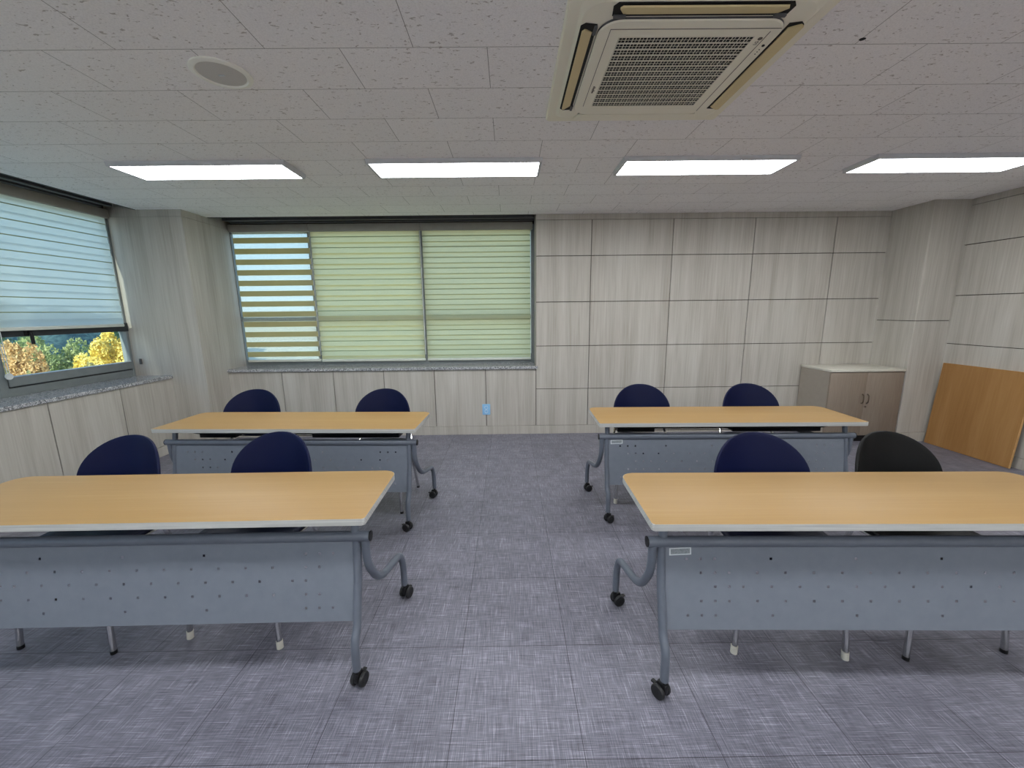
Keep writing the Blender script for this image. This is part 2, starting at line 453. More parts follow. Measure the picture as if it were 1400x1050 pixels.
# right wall
bm = BM()
panels_wall(bm, lambda u, w, z: (XR+T-w, u, z), [YF, -1.28, -.365, .55, 1.465, 2.38, 3.295, 4.23], [.103, .5568, 1.09, 1.587, 2.09, 2.4749])
panels_wall(bm, lambda u, w, z: (XR+T-w, u, z), [YF, 4.23], [2.4749, ZC+.02], gap=.001)
box(bm, XR+T, 4.85, YF, 4.7, 0, 2.6, 1)
struct('wall_right', bm, [M['wall'], M['groove']])
# unseen wall behind the camera, made white and near to bounce light
bm = BM()
panels_wall(bm, lambda u, w, z: (u, YF-T+w, z), [XL, -2.6, -1.5, -.4, .7, 1.8, 2.9, 3.8, XR], [.103, 1.0706, 1.577, 2.0868, ZC+.02])
box(bm, -4.2, 4.85, YF-.12, YF-T, 0, 2.6, 1)
struct('wall_front', bm, [M['whitewall'], M['groove']])

# baseboards
bm = BM(); box(bm, XP, X5, D-.006, D+.02, 0, .103, 0, .002); struct('baseboard_back', bm, M['wall'])
bm = BM(); box(bm, XL-.02, XL+.006, YF, 4.31, 0, .103, 0, .002)
box(bm, XL, XP+.006, 4.304, 4.33, 0, .103, 0, .002); box(bm, XP-.02, XP+.006, 4.304, D, 0, .103, 0, .002); struct('baseboard_left', bm, M['wall'])
bm = BM(); box(bm, XR-.006, XR+.02, YF, 4.21, 0, .103, 0, .002)
box(bm, X5-.006, XR, 4.204, 4.23, 0, .103, 0, .002); box(bm, X5-.006, X5+.02, 4.204, D, 0, .103, 0, .002); struct('baseboard_right', bm, M['wall'])

# granite sills
bm = BM(); box(bm, XP-.01, .332, D-.022, 5.06, .803, .836, 0, .003); struct('trim_1', bm, M['granite'])
bm = BM(); box(bm, -4.16, XL+.015, -1.8, 4.312, .797, .830, 0, .003); struct('trim_2', bm, M['granite'])

# black recess lining and tracks above the blinds
bm = BM()
box(bm, -3.33, .3128, D+.002, D+.012, ZC-.004, 2.6, 0)
box(bm, -3.22, .297, 4.75, 4.80, 2.515, 2.575, 0, .003)
box(bm, -3.22, .297, 4.86, 4.905, 2.512, 2.572, 0, .003)
struct('trim_3', bm, M['track'])
bm = BM()
box(bm, XLC-.010, XLC+.001, -1.8, 4.305, ZC-.004, 2.6, 0)
box(bm, -3.88, -3.83, -1.78, 4.12, 2.515, 2.575, 0, .003)
box(bm, -3.98, -3.935, -1.78, 4.12, 2.512, 2.572, 0, .003)
struct('trim_4', bm, M['track'])

# ------------------------------------------------------------------ windows
w2 = BM()
Yw0, Yw1 = 5.006, 5.045
for z0, z1 in ((.834, .905), (1.385, 1.435), (2.42, 2.50)): box(w2, XP, .3128, Yw0, Yw1, z0, z1, 0, .004)
for x0, x1 in ((XP-.02, -3.315), (-2.405, -2.345), (-1.075, -1.015), (.27, .3128)): box(w2, x0, x1, Yw0-.004, Yw1+.004, .834, 2.5, 0, .004)
win2 = struct('window_2', w2, M['alu'])
for x0, x1 in ((-3.315, -2.405), (-2.345, -1.075), (-1.015, .27)):
    for z0, z1 in ((.905, 1.385), (1.435, 2.42)):
        g = BM(); box(g, x0-.005, x1+.005, 5.022, 5.028, z0-.005, z1+.005); struct('pane', g, M['glass'], win2)
w1 = BM()
Xa, Xb = -4.155, -4.085
box(w1, Xa, Xb, -1.8, 4.312, .828, .898, 0, .004)
mull = [-1.8, -.6, .6, 1.68, 3.15, 4.285]
for a, b in zip(mull, mull[1:]): box(w1, Xa, Xb+.012, a+.058, b+.003, .910, .988, 0, .005)      # projecting lower sashes
box(w1, Xa, Xb-.01, -1.8, 4.312, .897, .912, 1)
box(w1, Xa, Xb+.012, -1.8, 4.312, 1.312, 1.40, 1, .004)
box(w1, Xa, Xb, -1.8, 4.312, 2.43, 2.50, 0, .004)
for y0 in mull: box(w1, Xa-.004, Xb+.004, y0, y0+(.055 if y0 < 4 else .027), .828, 2.5, 0, .004)
win1 = struct('window_1', w1, [M['alu'], M['aludark']])
for a, b in zip(mull, mull[1:]):
    for z0, z1 in ((.988, 1.312), (1.40, 2.43)):
        g = BM(); box(g, -4.123, -4.117, a+.05, b+.005, z0-.005, z1+.005); struct('pane', g, M['glass'], win1)
hb = BM()
tube(hb, fillet([(Xb+.005,3.41,1.345),(Xb+.04,3.41,1.345),(Xb+.04,3.41,1.245)], .02), .012, 10)
box(hb, Xb+.0, Xb+.02, 3.38, 3.44, 1.318, 1.372, 0, .003)
struct('window_handle', hb, M['black'], win1, 35)

# ------------------------------------------------------------------ blinds
def blind(label, mapper, u0, u1, z0, z1, period, opq, style, m_op, m_sh, head, chain_u, group=None):
    """mapper(u, w, z): w>0 towards the window"""
    r = thing('roller_blind', label, 'blind', mapper((u0+u1)/2, 0, z0), 0, group)
    off = Vector(mapper((u0+u1)/2, 0, z0))
    def P(u, w, z): return Vector(mapper(u, w, z))-off
    def quad(bm, w, a, b):
        bm.faces.new([bm.verts.new(P(u0,w,a)), bm.verts.new(P(u1,w,a)), bm.verts.new(P(u1,w,b)), bm.verts.new(P(u0,w,b))])
    op, sh, ov = BM(), BM(), BM()
    def layer(w, phase, height):
        z = z1-phase
        edge = z1
        while True:
            b = min(z1, z); a = max(z0, z-height)
            if a >= z1: z -= period; continue
            if b <= z0: break
            if edge > b+1e-4: quad(sh, w, b, edge)
            quad(op, w, a, b); edge = a
            if style != 'open' and w == 0:  # added dark strips deepen the shaded overlap lines
                if z-height >= z0: quad(ov, -.0008, a, a+.0085)
                if style == 'fine' and z < z1: quad(ov, -.0008, b-.0065, b)
            z -= period
        if edge > z0+1e-4: quad(sh, w, z0, edge)
    if style == 'open':
        layer(0, .062, opq); layer(.008, .062+.002, opq)
    elif style == 'wide':
        layer(0, .0, opq); layer(.005, opq-.004, period-opq+.024)
    else:
        layer(0, .0, opq); layer(.005, opq-.012, period-opq+.024)
    finish('fabric', op, m_op, r, 0)
    if len(sh.faces): finish('sheer_band', sh, m_sh, r, 0)
    if len(ov.faces): finish('overlap_shade_strip', ov, M['b_overlap_shade'], r, 0)
    def bx(u_0, u_1, w0, w1, a, b, m, nm, bev=.003):
        bmx = BM(); A, B = P(u_0, w0, a), P(u_1, w1, b)
        box(bmx, min(A.x,B.x), max(A.x,B.x), min(A.y,B.y), max(A.y,B.y), a-off.z, b-off.z, 0, bev)
        return finish(nm, bmx, m, r)
    bx(u0-.004, u1+.004, -.004, .028, z0-.03, z0, M['b_rail'], 'bottom_rail', .006)
    bx(head[0], head[1], -.03, .045, z1-.002, z1+.082, M['b_head'], 'head_box', .006)
    if chain_u is not None:
        c = BM()
        for dw in (-.012, .014):
            tube(c, [P(chain_u, dw, z1), P(chain_u, dw, z0+.05)], .0028, 6)
        finish('bead_chain', c, M['bead'], r)
    return r
YB = 4.975; kY = YB/4.666
mb = lambda u, w, z: (u, YB+w, z)
z_t, z_b = 2.432, .912
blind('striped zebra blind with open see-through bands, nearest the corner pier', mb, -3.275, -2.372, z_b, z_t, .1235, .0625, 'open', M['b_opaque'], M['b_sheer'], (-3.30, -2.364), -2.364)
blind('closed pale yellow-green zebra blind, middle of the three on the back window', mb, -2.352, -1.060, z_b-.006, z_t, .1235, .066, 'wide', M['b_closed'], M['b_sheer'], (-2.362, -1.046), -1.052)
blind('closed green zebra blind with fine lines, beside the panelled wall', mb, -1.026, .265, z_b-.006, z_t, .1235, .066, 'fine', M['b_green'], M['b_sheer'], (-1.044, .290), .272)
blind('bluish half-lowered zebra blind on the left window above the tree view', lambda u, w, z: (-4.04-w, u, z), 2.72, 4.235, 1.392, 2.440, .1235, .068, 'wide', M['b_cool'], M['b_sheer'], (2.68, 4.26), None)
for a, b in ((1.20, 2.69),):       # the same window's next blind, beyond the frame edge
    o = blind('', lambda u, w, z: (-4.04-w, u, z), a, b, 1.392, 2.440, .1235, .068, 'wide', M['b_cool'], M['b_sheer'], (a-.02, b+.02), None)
    mw = o.matrix_basis.copy(); o.parent = win1; o.matrix_basis = mw
    del o['label']; del o['category']; o['kind'] = 'structure'
# loose chain loop of the left blind and its clip on the pier
c = BM(); tube(c, fillet([(0,.004,.46),(0,.004,.03),(0,.012,0),(0,.020,.03),(0,.022,.46)], .02), .003, 6)
lathe(c, [(.02,-.003),(.026,-.004),(.026,.004),(.02,.003)], (0,.012,.0), 'x', 20)
tag(finish('blind_chain', c, M['bead'], None, 35, (-4.055, 3.19, 1.0)), 'clear bead chain loop hanging below the left window blind', 'blind chain')
c = BM(); box(c, -.012, .012, -.010, .0, -.030, .030, 0, .003); tube(c, fillet([(0,-.008,.02),(.016,-.02,.02),(.016,-.02,-.02)], .008), .005, 8)
tag(finish('chain_clip', c, M['acgrey'], None, 35, (-4.00, 4.3095, .985)), 'small grey plastic chain clip on the pier above the left sill', 'clip')

# ------------------------------------------------------------------ ceiling lights
def make_light(label):
    t = thing('ceiling_light', label, 'ceiling light', (0,0,ZC), 0, 'LED panels in the row above the tables')
    f = BM(); a, b = .6225, .155
    lo = [(-a+.006,-b+.004),(a-.006,-b+.004),(a-.006,b-.004),(-a+.006,b-.004)]
    up = [(-a,-b),(a,-b),(a,b),(-a,b)]
    inn = [(-a+.024,-b+.012),(a-.024,-b+.012),(a-.024,b-.012),(-a+.024,b-.012)]
    U = [f.verts.new((x,y,-.0005)) for x,y in up]; Lo = [f.verts.new((x,y,-.032)) for x,y in lo]; I = [f.verts.new((x,y,-.032)) for x,y in inn]; J = [f.verts.new((x,y,-.024)) for x,y in inn]
    for A, B in ((U,Lo),(Lo,I),(I,J)):
        for k in range(4): f.faces.new((A[k],A[(k+1)%4],B[(k+1)%4],B[k]))
    f.faces.new(U)
    finish('frame', f, M['fixture'], t, 0)
    d = BM(); box(d, -a+.0235, a-.0235, -b+.0115, b-.0115, -.030, -.025); finish('diffuser', d, M['led'], t, 0)
    return t
lx = [-2.18, -.373, 1.44, 3.22]
ordl = ['first from the left window', 'second from the left window', 'third from the left window, behind the air conditioner', 'fourth from the left window, nearest the right wall']
L0 = make_light('lit white LED ceiling panel, ' + ordl[0]); L0.location.x = lx[0]; L0.location.y = 3.165
for i in range(1, 4):
    o = dup(L0); o['label'] = 'lit white LED ceiling panel, ' + ordl[i]; o.location = (lx[i], 3.165-.004*i, ZC)
CEILING = bpy.data.objects['ceiling']
for row in (.78, -1.6):          # unseen lamp rows: first read from table shadows, rear one added for light
    for i in range(4):
        o = dup(L0, CEILING); o.location = (lx[i], row, ZC)
        for k in ('label', 'category', 'group'): del o[k]
        o['kind'] = 'structure'

# ------------------------------------------------------------------ ceiling speaker
t = thing('ceiling_speaker', 'round grey speaker with a pale ring set in the ceiling', 'speaker', (-1.265, 1.993, ZC))
b = BM(); lathe(b, [(.088,.0),(.120,-.0005),(.120,-.006),(.112,-.011),(.100,-.011),(.097,-.006),(.088,-.006)], (0,0,0), 'z', 56); finish('ring', b, M['spkring'], t)
b = BM(); lathe(b, [(.001,-.010),(.05,-.0095),(.085,-.008),(.099,-.005),(.099,-.001)], (0,0,0), 'z', 56); finish('grille', b, M['spkgrille'], t)
b = BM(); box(b, -.014, .014, -.005, .005, -.0125, -.0095, 0, .001); finish('badge', b, M['sticker'], t)

# ------------------------------------------------------------------ air conditioner
AX, AY = .688, 1.968
t = thing('ceiling_air_conditioner', 'ivory square four-way air conditioner cassette with a grille in the ceiling', 'air conditioner', (AX, AY, ZC))
def ring(bm, o_loop, i_loop, zo, zi, mi=0):
    A = [bm.verts.new((x,y,zo)) for x,y in o_loop]; B = [bm.verts.new((x,y,zi)) for x,y in i_loop]
    n = len(A)
    for k in range(n):
        f = bm.faces.new((A[k],A[(k+1)%n],B[(k+1)%n],B[k])); f.material_index = mi
def rr(h, r): return rrect(-h, h, -h, h, (r,)*4, 8)
b = BM()
ring(b, rr(.472,.02), rr(.472,.02), 0, -.012); ring(b, rr(.472,.02), rr(.466,.018), -.012, -.018)
ring(b, rr(.466,.018), rr(.425,.05), -.018, -.018); ring(b, rr(.425,.05), rr(.412,.075), -.018, -.027); ring(b, rr(.412,.075), rr(.335,.085), -.027, -.030)
finish('casing', b, M['acbody'], t)
b = BM()
ring(b, rr(.345,.08), rr(.345,.08), -.015, -.037, 1); ring(b, rr(.345,.08), rr(.341,.08), -.037, -.041); ring(b, rr(.341,.08), rrect(-.259,.259,-.259,.259,(.0035,)*4,8), -.041, -.041)
fc = finish('front_panel', b, [M['acbody'], M['acgrey']], t)
# fine joint of the opening panel
b = BM()
for x0,x1,y0,y1 in ((-.302,-.3,-.30,.255),(-.302,.33,-.302,-.30),(.298,.30,-.285,.31)): box(b, x0,x1,y0,y1,-.0422,-.0405)
finish('panel_joint', b, M['print'], fc, 0)
# grille
b = BM(); g = .257; n = 14
box(b, -.2588, .2588, -.2588, .2588, -.0375, -.034, 1)
for k in range(n+1):
    y = -g+2*g*k/n
    box(b, -g, g, y-.0028, y+.0028, -.0415, -.0385)
    if k < n: box(b, -g, g, y+g/n-.0009, y+g/n+.0009, -.0405, -.0395)
nv = 19
for k in range(nv+1):
    x = -g+2*g*k/nv
    box(b, x-.0013, x+.0013, -g, g, -.0425, -.0405)
    if k < nv: box(b, x+g/nv-.0007, x+g/nv+.0007, -g, g, -.0400, -.0385)
finish('intake_grille', b, [M['acgrille'], M['acdark']], t, 0)
# four outlets with vanes
for k in range(4):
    Rz = Matrix.Rotation(R(90*k), 4, 'Z')
    s = BM()
    loop = [(-.30,-.412),(.30,-.412),(.315,-.395),(.31,-.352),(-.31,-.352),(-.315,-.395)]
    A = [s.verts.new(Rz @ Vector((x,y,-.0312))) for x,y in loop]; B = [s.verts.new(Rz @ Vector((x,y,-.026))) for x,y in loop]
    s.faces.new(A)
    for q in range(6): s.faces.new((A[q],A[(q+1)%6],B[(q+1)%6],B[q]))
    outl = finish('air_outlet', s, M['acdark'], t, 0)
    v = BM(); op = {0: 13, 1: 5, 2: 0, 3: 14}[k]
    Mv = Rz @ Matrix.Translation((0,-.385,-.034)) @ Matrix.Rotation(R(op), 4, 'X')
    loop2 = [(-.285,-.020),(.285,-.020),(.292,-.010),(.272,.020),(-.272,.020),(-.292,-.010)]
    vs = {0: (1.0, 1.25), 1: (1.06, 1.25), 2: (1.13, 1.65), 3: (1, 1)}[k]
    loop2 = [(x*vs[0], y*vs[1]) for x, y in loop2]
    A = [v.verts.new(Mv @ Vector((x,y,-.003))) for x,y in loop2]; B = [v.verts.new(Mv @ Vector((x,y,.003))) for x,y in loop2]
    v.faces.new(A); v.faces.new(B[::-1])
    for q in range(6): v.faces.new((A[q],A[(q+1)%6],B[(q+1)%6],B[q]))
    finish('vane', v, M['acbody'] if k == 2 else M['acvane'], outl, 0)
    if k in (0, 3):
        for sx_ in (-1, 1):
            p = BM(); box(p, sx_*.285-.022, sx_*.285+.022, -.362, -.350, -.0395, -.030, 0, .002, 2, Rz); finish('pivot', p, M['acgrey'], outl)
# marks on the panel: round emblem with two letters, lamps, and a small mark on the left margin
b = BM(); lathe(b, [(.0005,-.0425),(.0085,-.0425),(.0085,-.0405)], (.285,-.245,0), 'z', 20); finish('emblem', b, M['print'], fc, 0)
def letters(txt, size, loc, rz, parent, name, m):
    cu = bpy.data.curves.new(name, 'FONT'); cu.body = txt; cu.size = size; cu.extrude = .0004; cu.align_x = 'CENTER'; cu.align_y = 'CENTER'
    tmp = bpy.data.objects.new('tmp_letters', cu); C.objects.link(tmp)
    dg = bpy.context.evaluated_depsgraph_get(); me = bpy.data.meshes.new_from_object(tmp.evaluated_get(dg))
    bpy.data.objects.remove(tmp); bpy.data.curves.remove(cu)
    me.materials.clear(); me.materials.append(m)
    o = bpy.data.objects.new(name, me); C.objects.link(o); o.parent = parent; o.location = loc; o.rotation_euler = (R(180), 0, rz)
    return o
letters('LG', .018, (.285,-.219,-.0414), R(-90), fc, 'emblem_letters', M['print'])
b = BM(); lathe(b, [(.0005,-.0435),(.0055,-.0435),(.0055,-.0405)], (.322,-.205,0), 'z', 16)
for q in range(3): lathe(b, [(.0005,-.0425),(.0022,-.0425),(.0022,-.0405)], (.322,-.18+.014*q,0), 'z', 10)
finish('indicator_lamp', b, M['acdark'], fc, 0)
b = BM()
for q in range(7): box(b, -.286, -.278+(.004 if q%3 == 1 else 0), .075+.0085*q, .0805+.0085*q, -.0418, -.0405)
finish('small_printed_mark', b, M['print'], fc, 0)

# small chipped hole in the ceiling board
b = BM(); lathe(b, [(.0005,-.0012),(.008,-.0015),(.0105,-.0005),(.009,.001)], (0,0,0), 'z', 9)
for v in b.verts: v.co.x *= 1.25; v.co.y *= .9+.25*random.random()
o = finish('ceiling_stain', b, M['acdark'], None, 0, (1.428, 1.80, ZC)); tag(o, 'small dark chip mark in the ceiling board right of the air conditioner', 'ceiling mark')

# ------------------------------------------------------------------ tables
TL, TD, TH, TT = 1.80, .46, .72, .027
hx, hy = TL/2, TD/2
def panel_pt(a, s, w=0):
    # a along the length, s 0..1 from top to bottom of the modesty panel, w towards the front
    top, bot = Vector((a, -hy+.083, .585)), Vector((a, -hy+.030, .262))
    return top.lerp(bot, s)+Vector((0,-1,-.16)).normalized()*w

def caster(ang, parent, loc, brake=True):
    c = BM()
    tube(c, [(0,0,.085),(0,0,.060)], .008, 10)
    box(c, -.010, .010, -.014, .024, .024, .066, 0, .004)
    lathe(c, [(.001,-.027),(.010,-.027),(.010,.027),(.001,.027)], (0,.012,.0285), 'x', 14)
    o = finish('caster', c, M['black'], parent, 35, loc); o.rotation_euler = (0,0,ang)
    for s in (-1, 1):
        w = BM(); lathe(w, [(.006,s*.010),(.026,s*.011),(.0285,s*.014),(.0285,s*.022),(.026,s*.026),(.018,s*.027),(.006,s*.0265)], (0,.012,.0285), 'x', 26)
        finish('wheel', w, M['rubber'], o)
    if brake:
        k = BM(); box(k, -.009, .009, .034, .054, .034, .041, 0, .003, 2); finish('brake_lever', k, M['black'], o)
    return o

def make_table():
    t = thing('folding_table', 'table', 'table')
    b = BM(); prism(b, rrect(-hx,hx,-hy,hy,(.010,.010,.055,.055)), TH-TT, TH, 1, 0, 1, .002)
    finish('tabletop', b, [M['beech'], M['edge']], t, 40)
    b = BM(); tube(b, [(-hx+.016,-hy+.085,.600),(hx-.016,-hy+.085,.600)], .0205, 18); rl = finish('rail', b, M['steel'], t)
    for s in (-1, 1):
        b = BM(); lathe(b, [(.0001,s*0),(.0185,s*0),(.0205,s*.002),(.0205,s*.006),(.001,s*.0075)], (s*(hx-.0165),-hy+.085,.600), 'x', 18); finish('end_cap', b, M['black'], rl)
    # perforated modesty panel
    W = TL-.166; u = .0535; hs = .0100; n = W/u
    rows = {.16: [1.5,2.5,3.5,7.5,13.5,19.5,n-3.5,n-2.5,n-1.5], .324: [2.54,3.54]+[4.54+2*k for k in range(11)]+[n-3.54,n-2.54],
            .49: [3.56,4.56]+[5.56+2*k for k in range(10)]+[n-4.56,n-3.56], .66: [2.57,3.57]+[4.57+2*k for k in range(11)]+[n-3.57,n-2.57],
            .83: [1.6,2.6,3.6,7.65,13.6,19.6,n-3.6,n-2.6,n-1.6]}
    Lp = (panel_pt(0,0)-panel_pt(0,1)).length
    holes = [(-W/2+q*u-hs/2, -W/2+q*u+hs/2, s-hs/2/Lp, s+hs/2/Lp) for s, qs in rows.items() for q in qs]
    b = BM()
    ss = sorted({0, 1} | {h[2] for h in holes} | {h[3] for h in holes})
    for s0, s1 in zip(ss, ss[1:]):
        hr = sorted(h for h in holes if abs(h[2]-s0) < 1e-6)
        xs = [-W/2]
        for h in hr: xs += [h[0], h[1]]
        xs.append(W/2)
        for i in range(0, len(xs)-1, 2):
            b.faces.new([b.verts.new(panel_pt(xs[i],s1)), b.verts.new(panel_pt(xs[i+1],s1)), b.verts.new(panel_pt(xs[i+1],s0)), b.verts.new(panel_pt(xs[i],s0))])
    # folded side and bottom edges
    for x0 in (-W/2, W/2):
        b.faces.new([b.verts.new(panel_pt(x0,0)), b.verts.new(panel_pt(x0,1)), b.verts.new(panel_pt(x0,1,-.014)), b.verts.new(panel_pt(x0,0,-.014))])
    b.faces.new([b.verts.new(panel_pt(-W/2,1)), b.verts.new(panel_pt(W/2,1)), b.verts.new(panel_pt(W/2,1,-.014)), b.verts.new(panel_pt(-W/2,1,-.014))])
    mpn = finish('modesty_panel', b, M['steelpanel'], t, 0)
    md = mpn.modifiers.new('thickness', 'SOLIDIFY'); md.thickness = .0012; md.offset = 0
    # legs
    for s in (-1, 1):
        X = lambda i: s*(hx-i)
        b = BM(); tube(b, fillet([(X(.070),-hy+.088,.592),(X(.070),-hy+.070,.44),(X(.070),-hy+.018,.245),(X(.073),-hy-.012,.20),(X(.073),-hy-.015,.080)], [0,.06,.06,.06,0]), .0165, 14)
        lg = finish('leg', b, M['steel'], t)
        b = BM(); tube(b, fillet([(X(.036),-hy+.085,.595),(X(.036),-hy+.090,.47),(X(.028),-hy+.180,.335),(X(.012),-hy+.455,.272),(X(.008),-hy+.482,.200),(X(.008),-hy+.485,.080)], [0,.05,.085,.05,.04,0]), .0165, 14)
        finish('leg', b, M['steel'], t)
        b = BM(); tube(b, [(X(.075),-hy+.090,.612),(X(.075),-hy+.105,TH-TT+.001)], .0165, 12)
        box(b, X(.075)-.03, X(.075)+.03, -hy+.075, hy-.06, TH-TT-.004, TH-TT+.0005, 1)
        finish('bracket', b, [M['steel'], M['black']], t)
    # black wire shelf under the top
    b = BM(); z0 = TH-TT
    for s in (-1, 1):
        box(b, s*(hx-.12)-.012, s*(hx-.12)+.012, -hy+.06, hy-.05, z0-.020, z0-.001, 0, .003)
        tube(b, fillet([(s*(hx-.10),-hy+.12,z0-.012),(s*(hx-.19),-hy+.15,z0-.050),(s*(hx-.26),-hy+.18,z0-.062),(0,-hy+.18,z0-.062)], .03), .0055, 8)
    box(b, -hx+.15, hx-.15, -hy+.19, hy-.03, z0-.060, z0-.004, 0, .004)
    box(b, -hx+.17, -hx+.44, -hy+.185, hy-.04, z0-.094, z0-.026, 0, .006)
    box(b, hx-.80, hx-.17, -hy+.185, hy-.04, z0-.094, z0-.026, 0, .006)
    for y in (.22, .31, .40): tube(b, [(-hx+.30,-hy+y,z0-.088),(hx-.30,-hy+y,z0-.088)], .003, 6)
    finish('under_shelf', b, M['black'], t)
    return t

def place_table(t, fl, ang, right_corner=False):
    a = R(ang); ca, sa = math.cos(a), math.sin(a)
    lx_, ly_ = (hx if right_corner else -hx), -hy
    t.location = (fl[0]-(lx_*ca-ly_*sa), fl[1]-(lx_*sa+ly_*ca), 0); t.rotation_euler = (0,0,a)

def add_casters(t, angs):
    k = 0
    for s in (-1, 1):
        caster(R(angs[k]), t, (s*(hx-.073), -hy-.015, 0), True); k += 1
        caster(R(angs[k]), t, (s*(hx-.008), -hy+.485, 0), True); k += 1

def add_sticker(t):
    b = BM(); A = Vector
    W = TL-.166
    def q(a0, a1, s0, s1, w, mi, sk=0):
        f = b.faces.new([b.verts.new(panel_pt(-W/2+a0,s1+sk,w)), b.verts.new(panel_pt(-W/2+a1,s1,w)), b.verts.new(panel_pt(-W/2+a1,s0,w)), b.verts.new(panel_pt(-W/2+a0,s0+sk,w))]); f.material_index = mi
    q(.014, .098, .018, .105, .0016, 0, .012); q(.020, .093, .032, .092, .0019, 1, .010)
    o = finish('label_sticker', b, [M['sticker'], M['stickerprint']], t, 0); o['label'] = 'silver asset label with worn print'
    return o

tb = make_table()
tabs = [tb]+[dup(tb) for _ in range(3)]
spec = [
 ('beech folding table on castors, front row right of the aisle, black chair behind', (.505,1.302), -1.3, False, [35,-70,0,30], True),
 ('beech folding table on castors, front row left of the aisle, no label', (-.550,1.369), .5, True, [20,150,-15,-20], False),
 ('beech folding table on castors in the back row, before the panelled wall and cabinet', (.607,2.597), -1.46, False, [-60,-75,10,20], True),
 ('beech folding table on castors in the back row, before the shaded back window', (-.630,2.519), -2.4, True, [10,20,70,80], False)]
for t, (lab, fl, ang, rc, ca, st) in zip(tabs, spec):
    t['label'] = lab; t['group'] = 'folding tables in two rows'
    place_table(t, fl, ang, rc); add_casters(t, ca)
    if st: add_sticker(t)

# ------------------------------------------------------------------ chairs
def make_chair(shell, seatm, cap):
    t = thing('stacking_chair', 'chair', 'chair')
    # seat: dished rounded square
    b = BM(); n = 20; rows = []
    for j in range(9):
        rad = j/8; ring_ = []
        for k in range(40):
            a = 2*math.pi*k/40; ca, sa = math.cos(a), math.sin(a)
            q = (abs(ca)**3.2+abs(sa)**3.2)**(-1/3.2)
            x, y = .225*rad*q*ca, .21*rad*q*sa
            z = .452-.014*(1-rad**2)+.010*(y/.21)*-0 - (.030*max(0,(-y-.12)/.09)**2) + .012*abs(x/.225)**3
            ring_.append(b.verts.new((x, y-.005, z)) if j else None)
        rows.append(ring_)
    c0 = b.verts.new((0,-.005,.438))
    for k in range(40): b.faces.new((c0, rows[1][k], rows[1][(k+1)%40]))
    for A, B in zip(rows[1:], rows[2:]):
        for k in range(40): b.faces.new((A[k], B[k], B[(k+1)%40], A[(k+1)%40]))
    s = finish('seat', b, seatm, t, 60); md = s.modifiers.new('thickness','SOLIDIFY'); md.thickness = .016; md.offset = -1
    # oval backrest, wrapped forward at the sides and leaning back
    b = BM(); rows = []
    def bp(x, z):
        hw, hh = .225, .19
        return Vector((x, .205+(z)*.20+.012-.085*(x/hw)**2, .672+z))
    c0 = b.verts.new(bp(0,0))
    for j in range(1, 11):
        rad = j/10; ring_ = []
        for k in range(56):
            a = 2*math.pi*k/56; ca, sa = math.cos(a), math.sin(a)
            e = 2.25
            q = (abs(ca)**e+abs(sa)**e)**(-1/e)
            w = 1-.06*max(0, sa)                # slightly narrower towards the top
            ring_.append(b.verts.new(bp(.225*rad*q*ca*w, .19*rad*q*sa)))
        rows.append(ring_)
    for k in range(56): b.faces.new((c0, rows[0][k], rows[0][(k+1)%56]))
    for A, B in zip(rows, rows[1:]):
        for k in range(56): b.faces.new((A[k], B[k], B[(k+1)%56], A[(k+1)%56]))
    s = finish('backrest', b, shell, t, 60); md = s.modifiers.new('thickness','SOLIDIFY'); md.thickness = .013; md.offset = 0
    bv = s.modifiers.new('rim','BEVEL'); bv.width = .004; bv.segments = 2; bv.limit_method = 'ANGLE'; bv.angle_limit = R(50)
    # chromed tube frame
    b = BM()
    for q in (-1, 1):
        tube(b, fillet([(q*.205,-.19,.432),(q*.215,.15,.432),(q*.20,.205,.50),(q*.150,.215,.62)], .05), .011, 10)
    tube(b, [(-.205,-.10,.424),(.205,-.10,.424)], .009, 8); tube(b, [(-.205,.12,.424),(.205,.12,.424)], .009, 8)
    finish('frame', b, M['chrome'], t)
    for sy, top, bot in ((-1,(.205,-.175,.432),(.228,-.205,.006)), (1,(.210,.13,.432),(.225,.245,.006))):
        for q in (-1, 1):
            p0, p1 = Vector((q*top[0],top[1],top[2])), Vector((q*bot[0],bot[1],bot[2]))
            b = BM(); tube(b, fillet([p0, p0+Vector((q*.004,0,-.03)), p1], .03), .0118, 12)
            lg = finish('leg', b, M['chrome'], t)
            d = (p0-p1).normalized()
            c = BM(); hgt = .030 if cap is M['whitecap'] else .010
            tube(c, [p1-Vector((0,0,.006)), p1+d*hgt], .0142 if cap is M['whitecap'] else .0128, 12); finish('foot_cap', c, cap, lg)
    return t
cn = make_chair(M['navy'], M['navyseat'], M['whitecap'])
cd = make_chair(M['navy'], M['navyseat'], M['black'])
ck = make_chair(M['blackseat'], M['blackseat'], M['black'])
def seat_at(proto, used, front_mid, yaw, label, group='navy chairs behind the tables'):
    t = proto if not used else dup(proto)
    a = R(yaw); v = Vector((0,-.205,0)); v.rotate(Euler((0,0,a)))
    t.location = (front_mid[0]-v.x, front_mid[1]-v.y, 0); t.rotation_euler = (0,0,a)
    t['label'] = label
    if group: t['group'] = group
    return t
seat_at(cn, False, (1.190,1.465), -5, 'navy chair behind the front right table, beside the black chair')
seat_at(ck, False, (1.898,1.452), 3.5, 'black plastic chair behind the front right table', None)
seat_at(cd, False, (-2.000,1.55), -4.5, 'navy chair with black feet behind the front left table, nearest the window wall')
seat_at(cn, True, (-1.272,1.58), -8, 'navy chair with ivory feet behind the front left table, second from the window wall')
seat_at(cd, True, (-2.075,2.80), 4, 'navy chair behind the back left table, nearest the corner pier')
seat_at(cd, True, (-1.045,2.76), -3, 'navy chair behind the back left table, nearest the aisle')
seat_at(cn, True, (1.035,2.83), -8, 'navy chair behind the back right table, nearest the aisle')
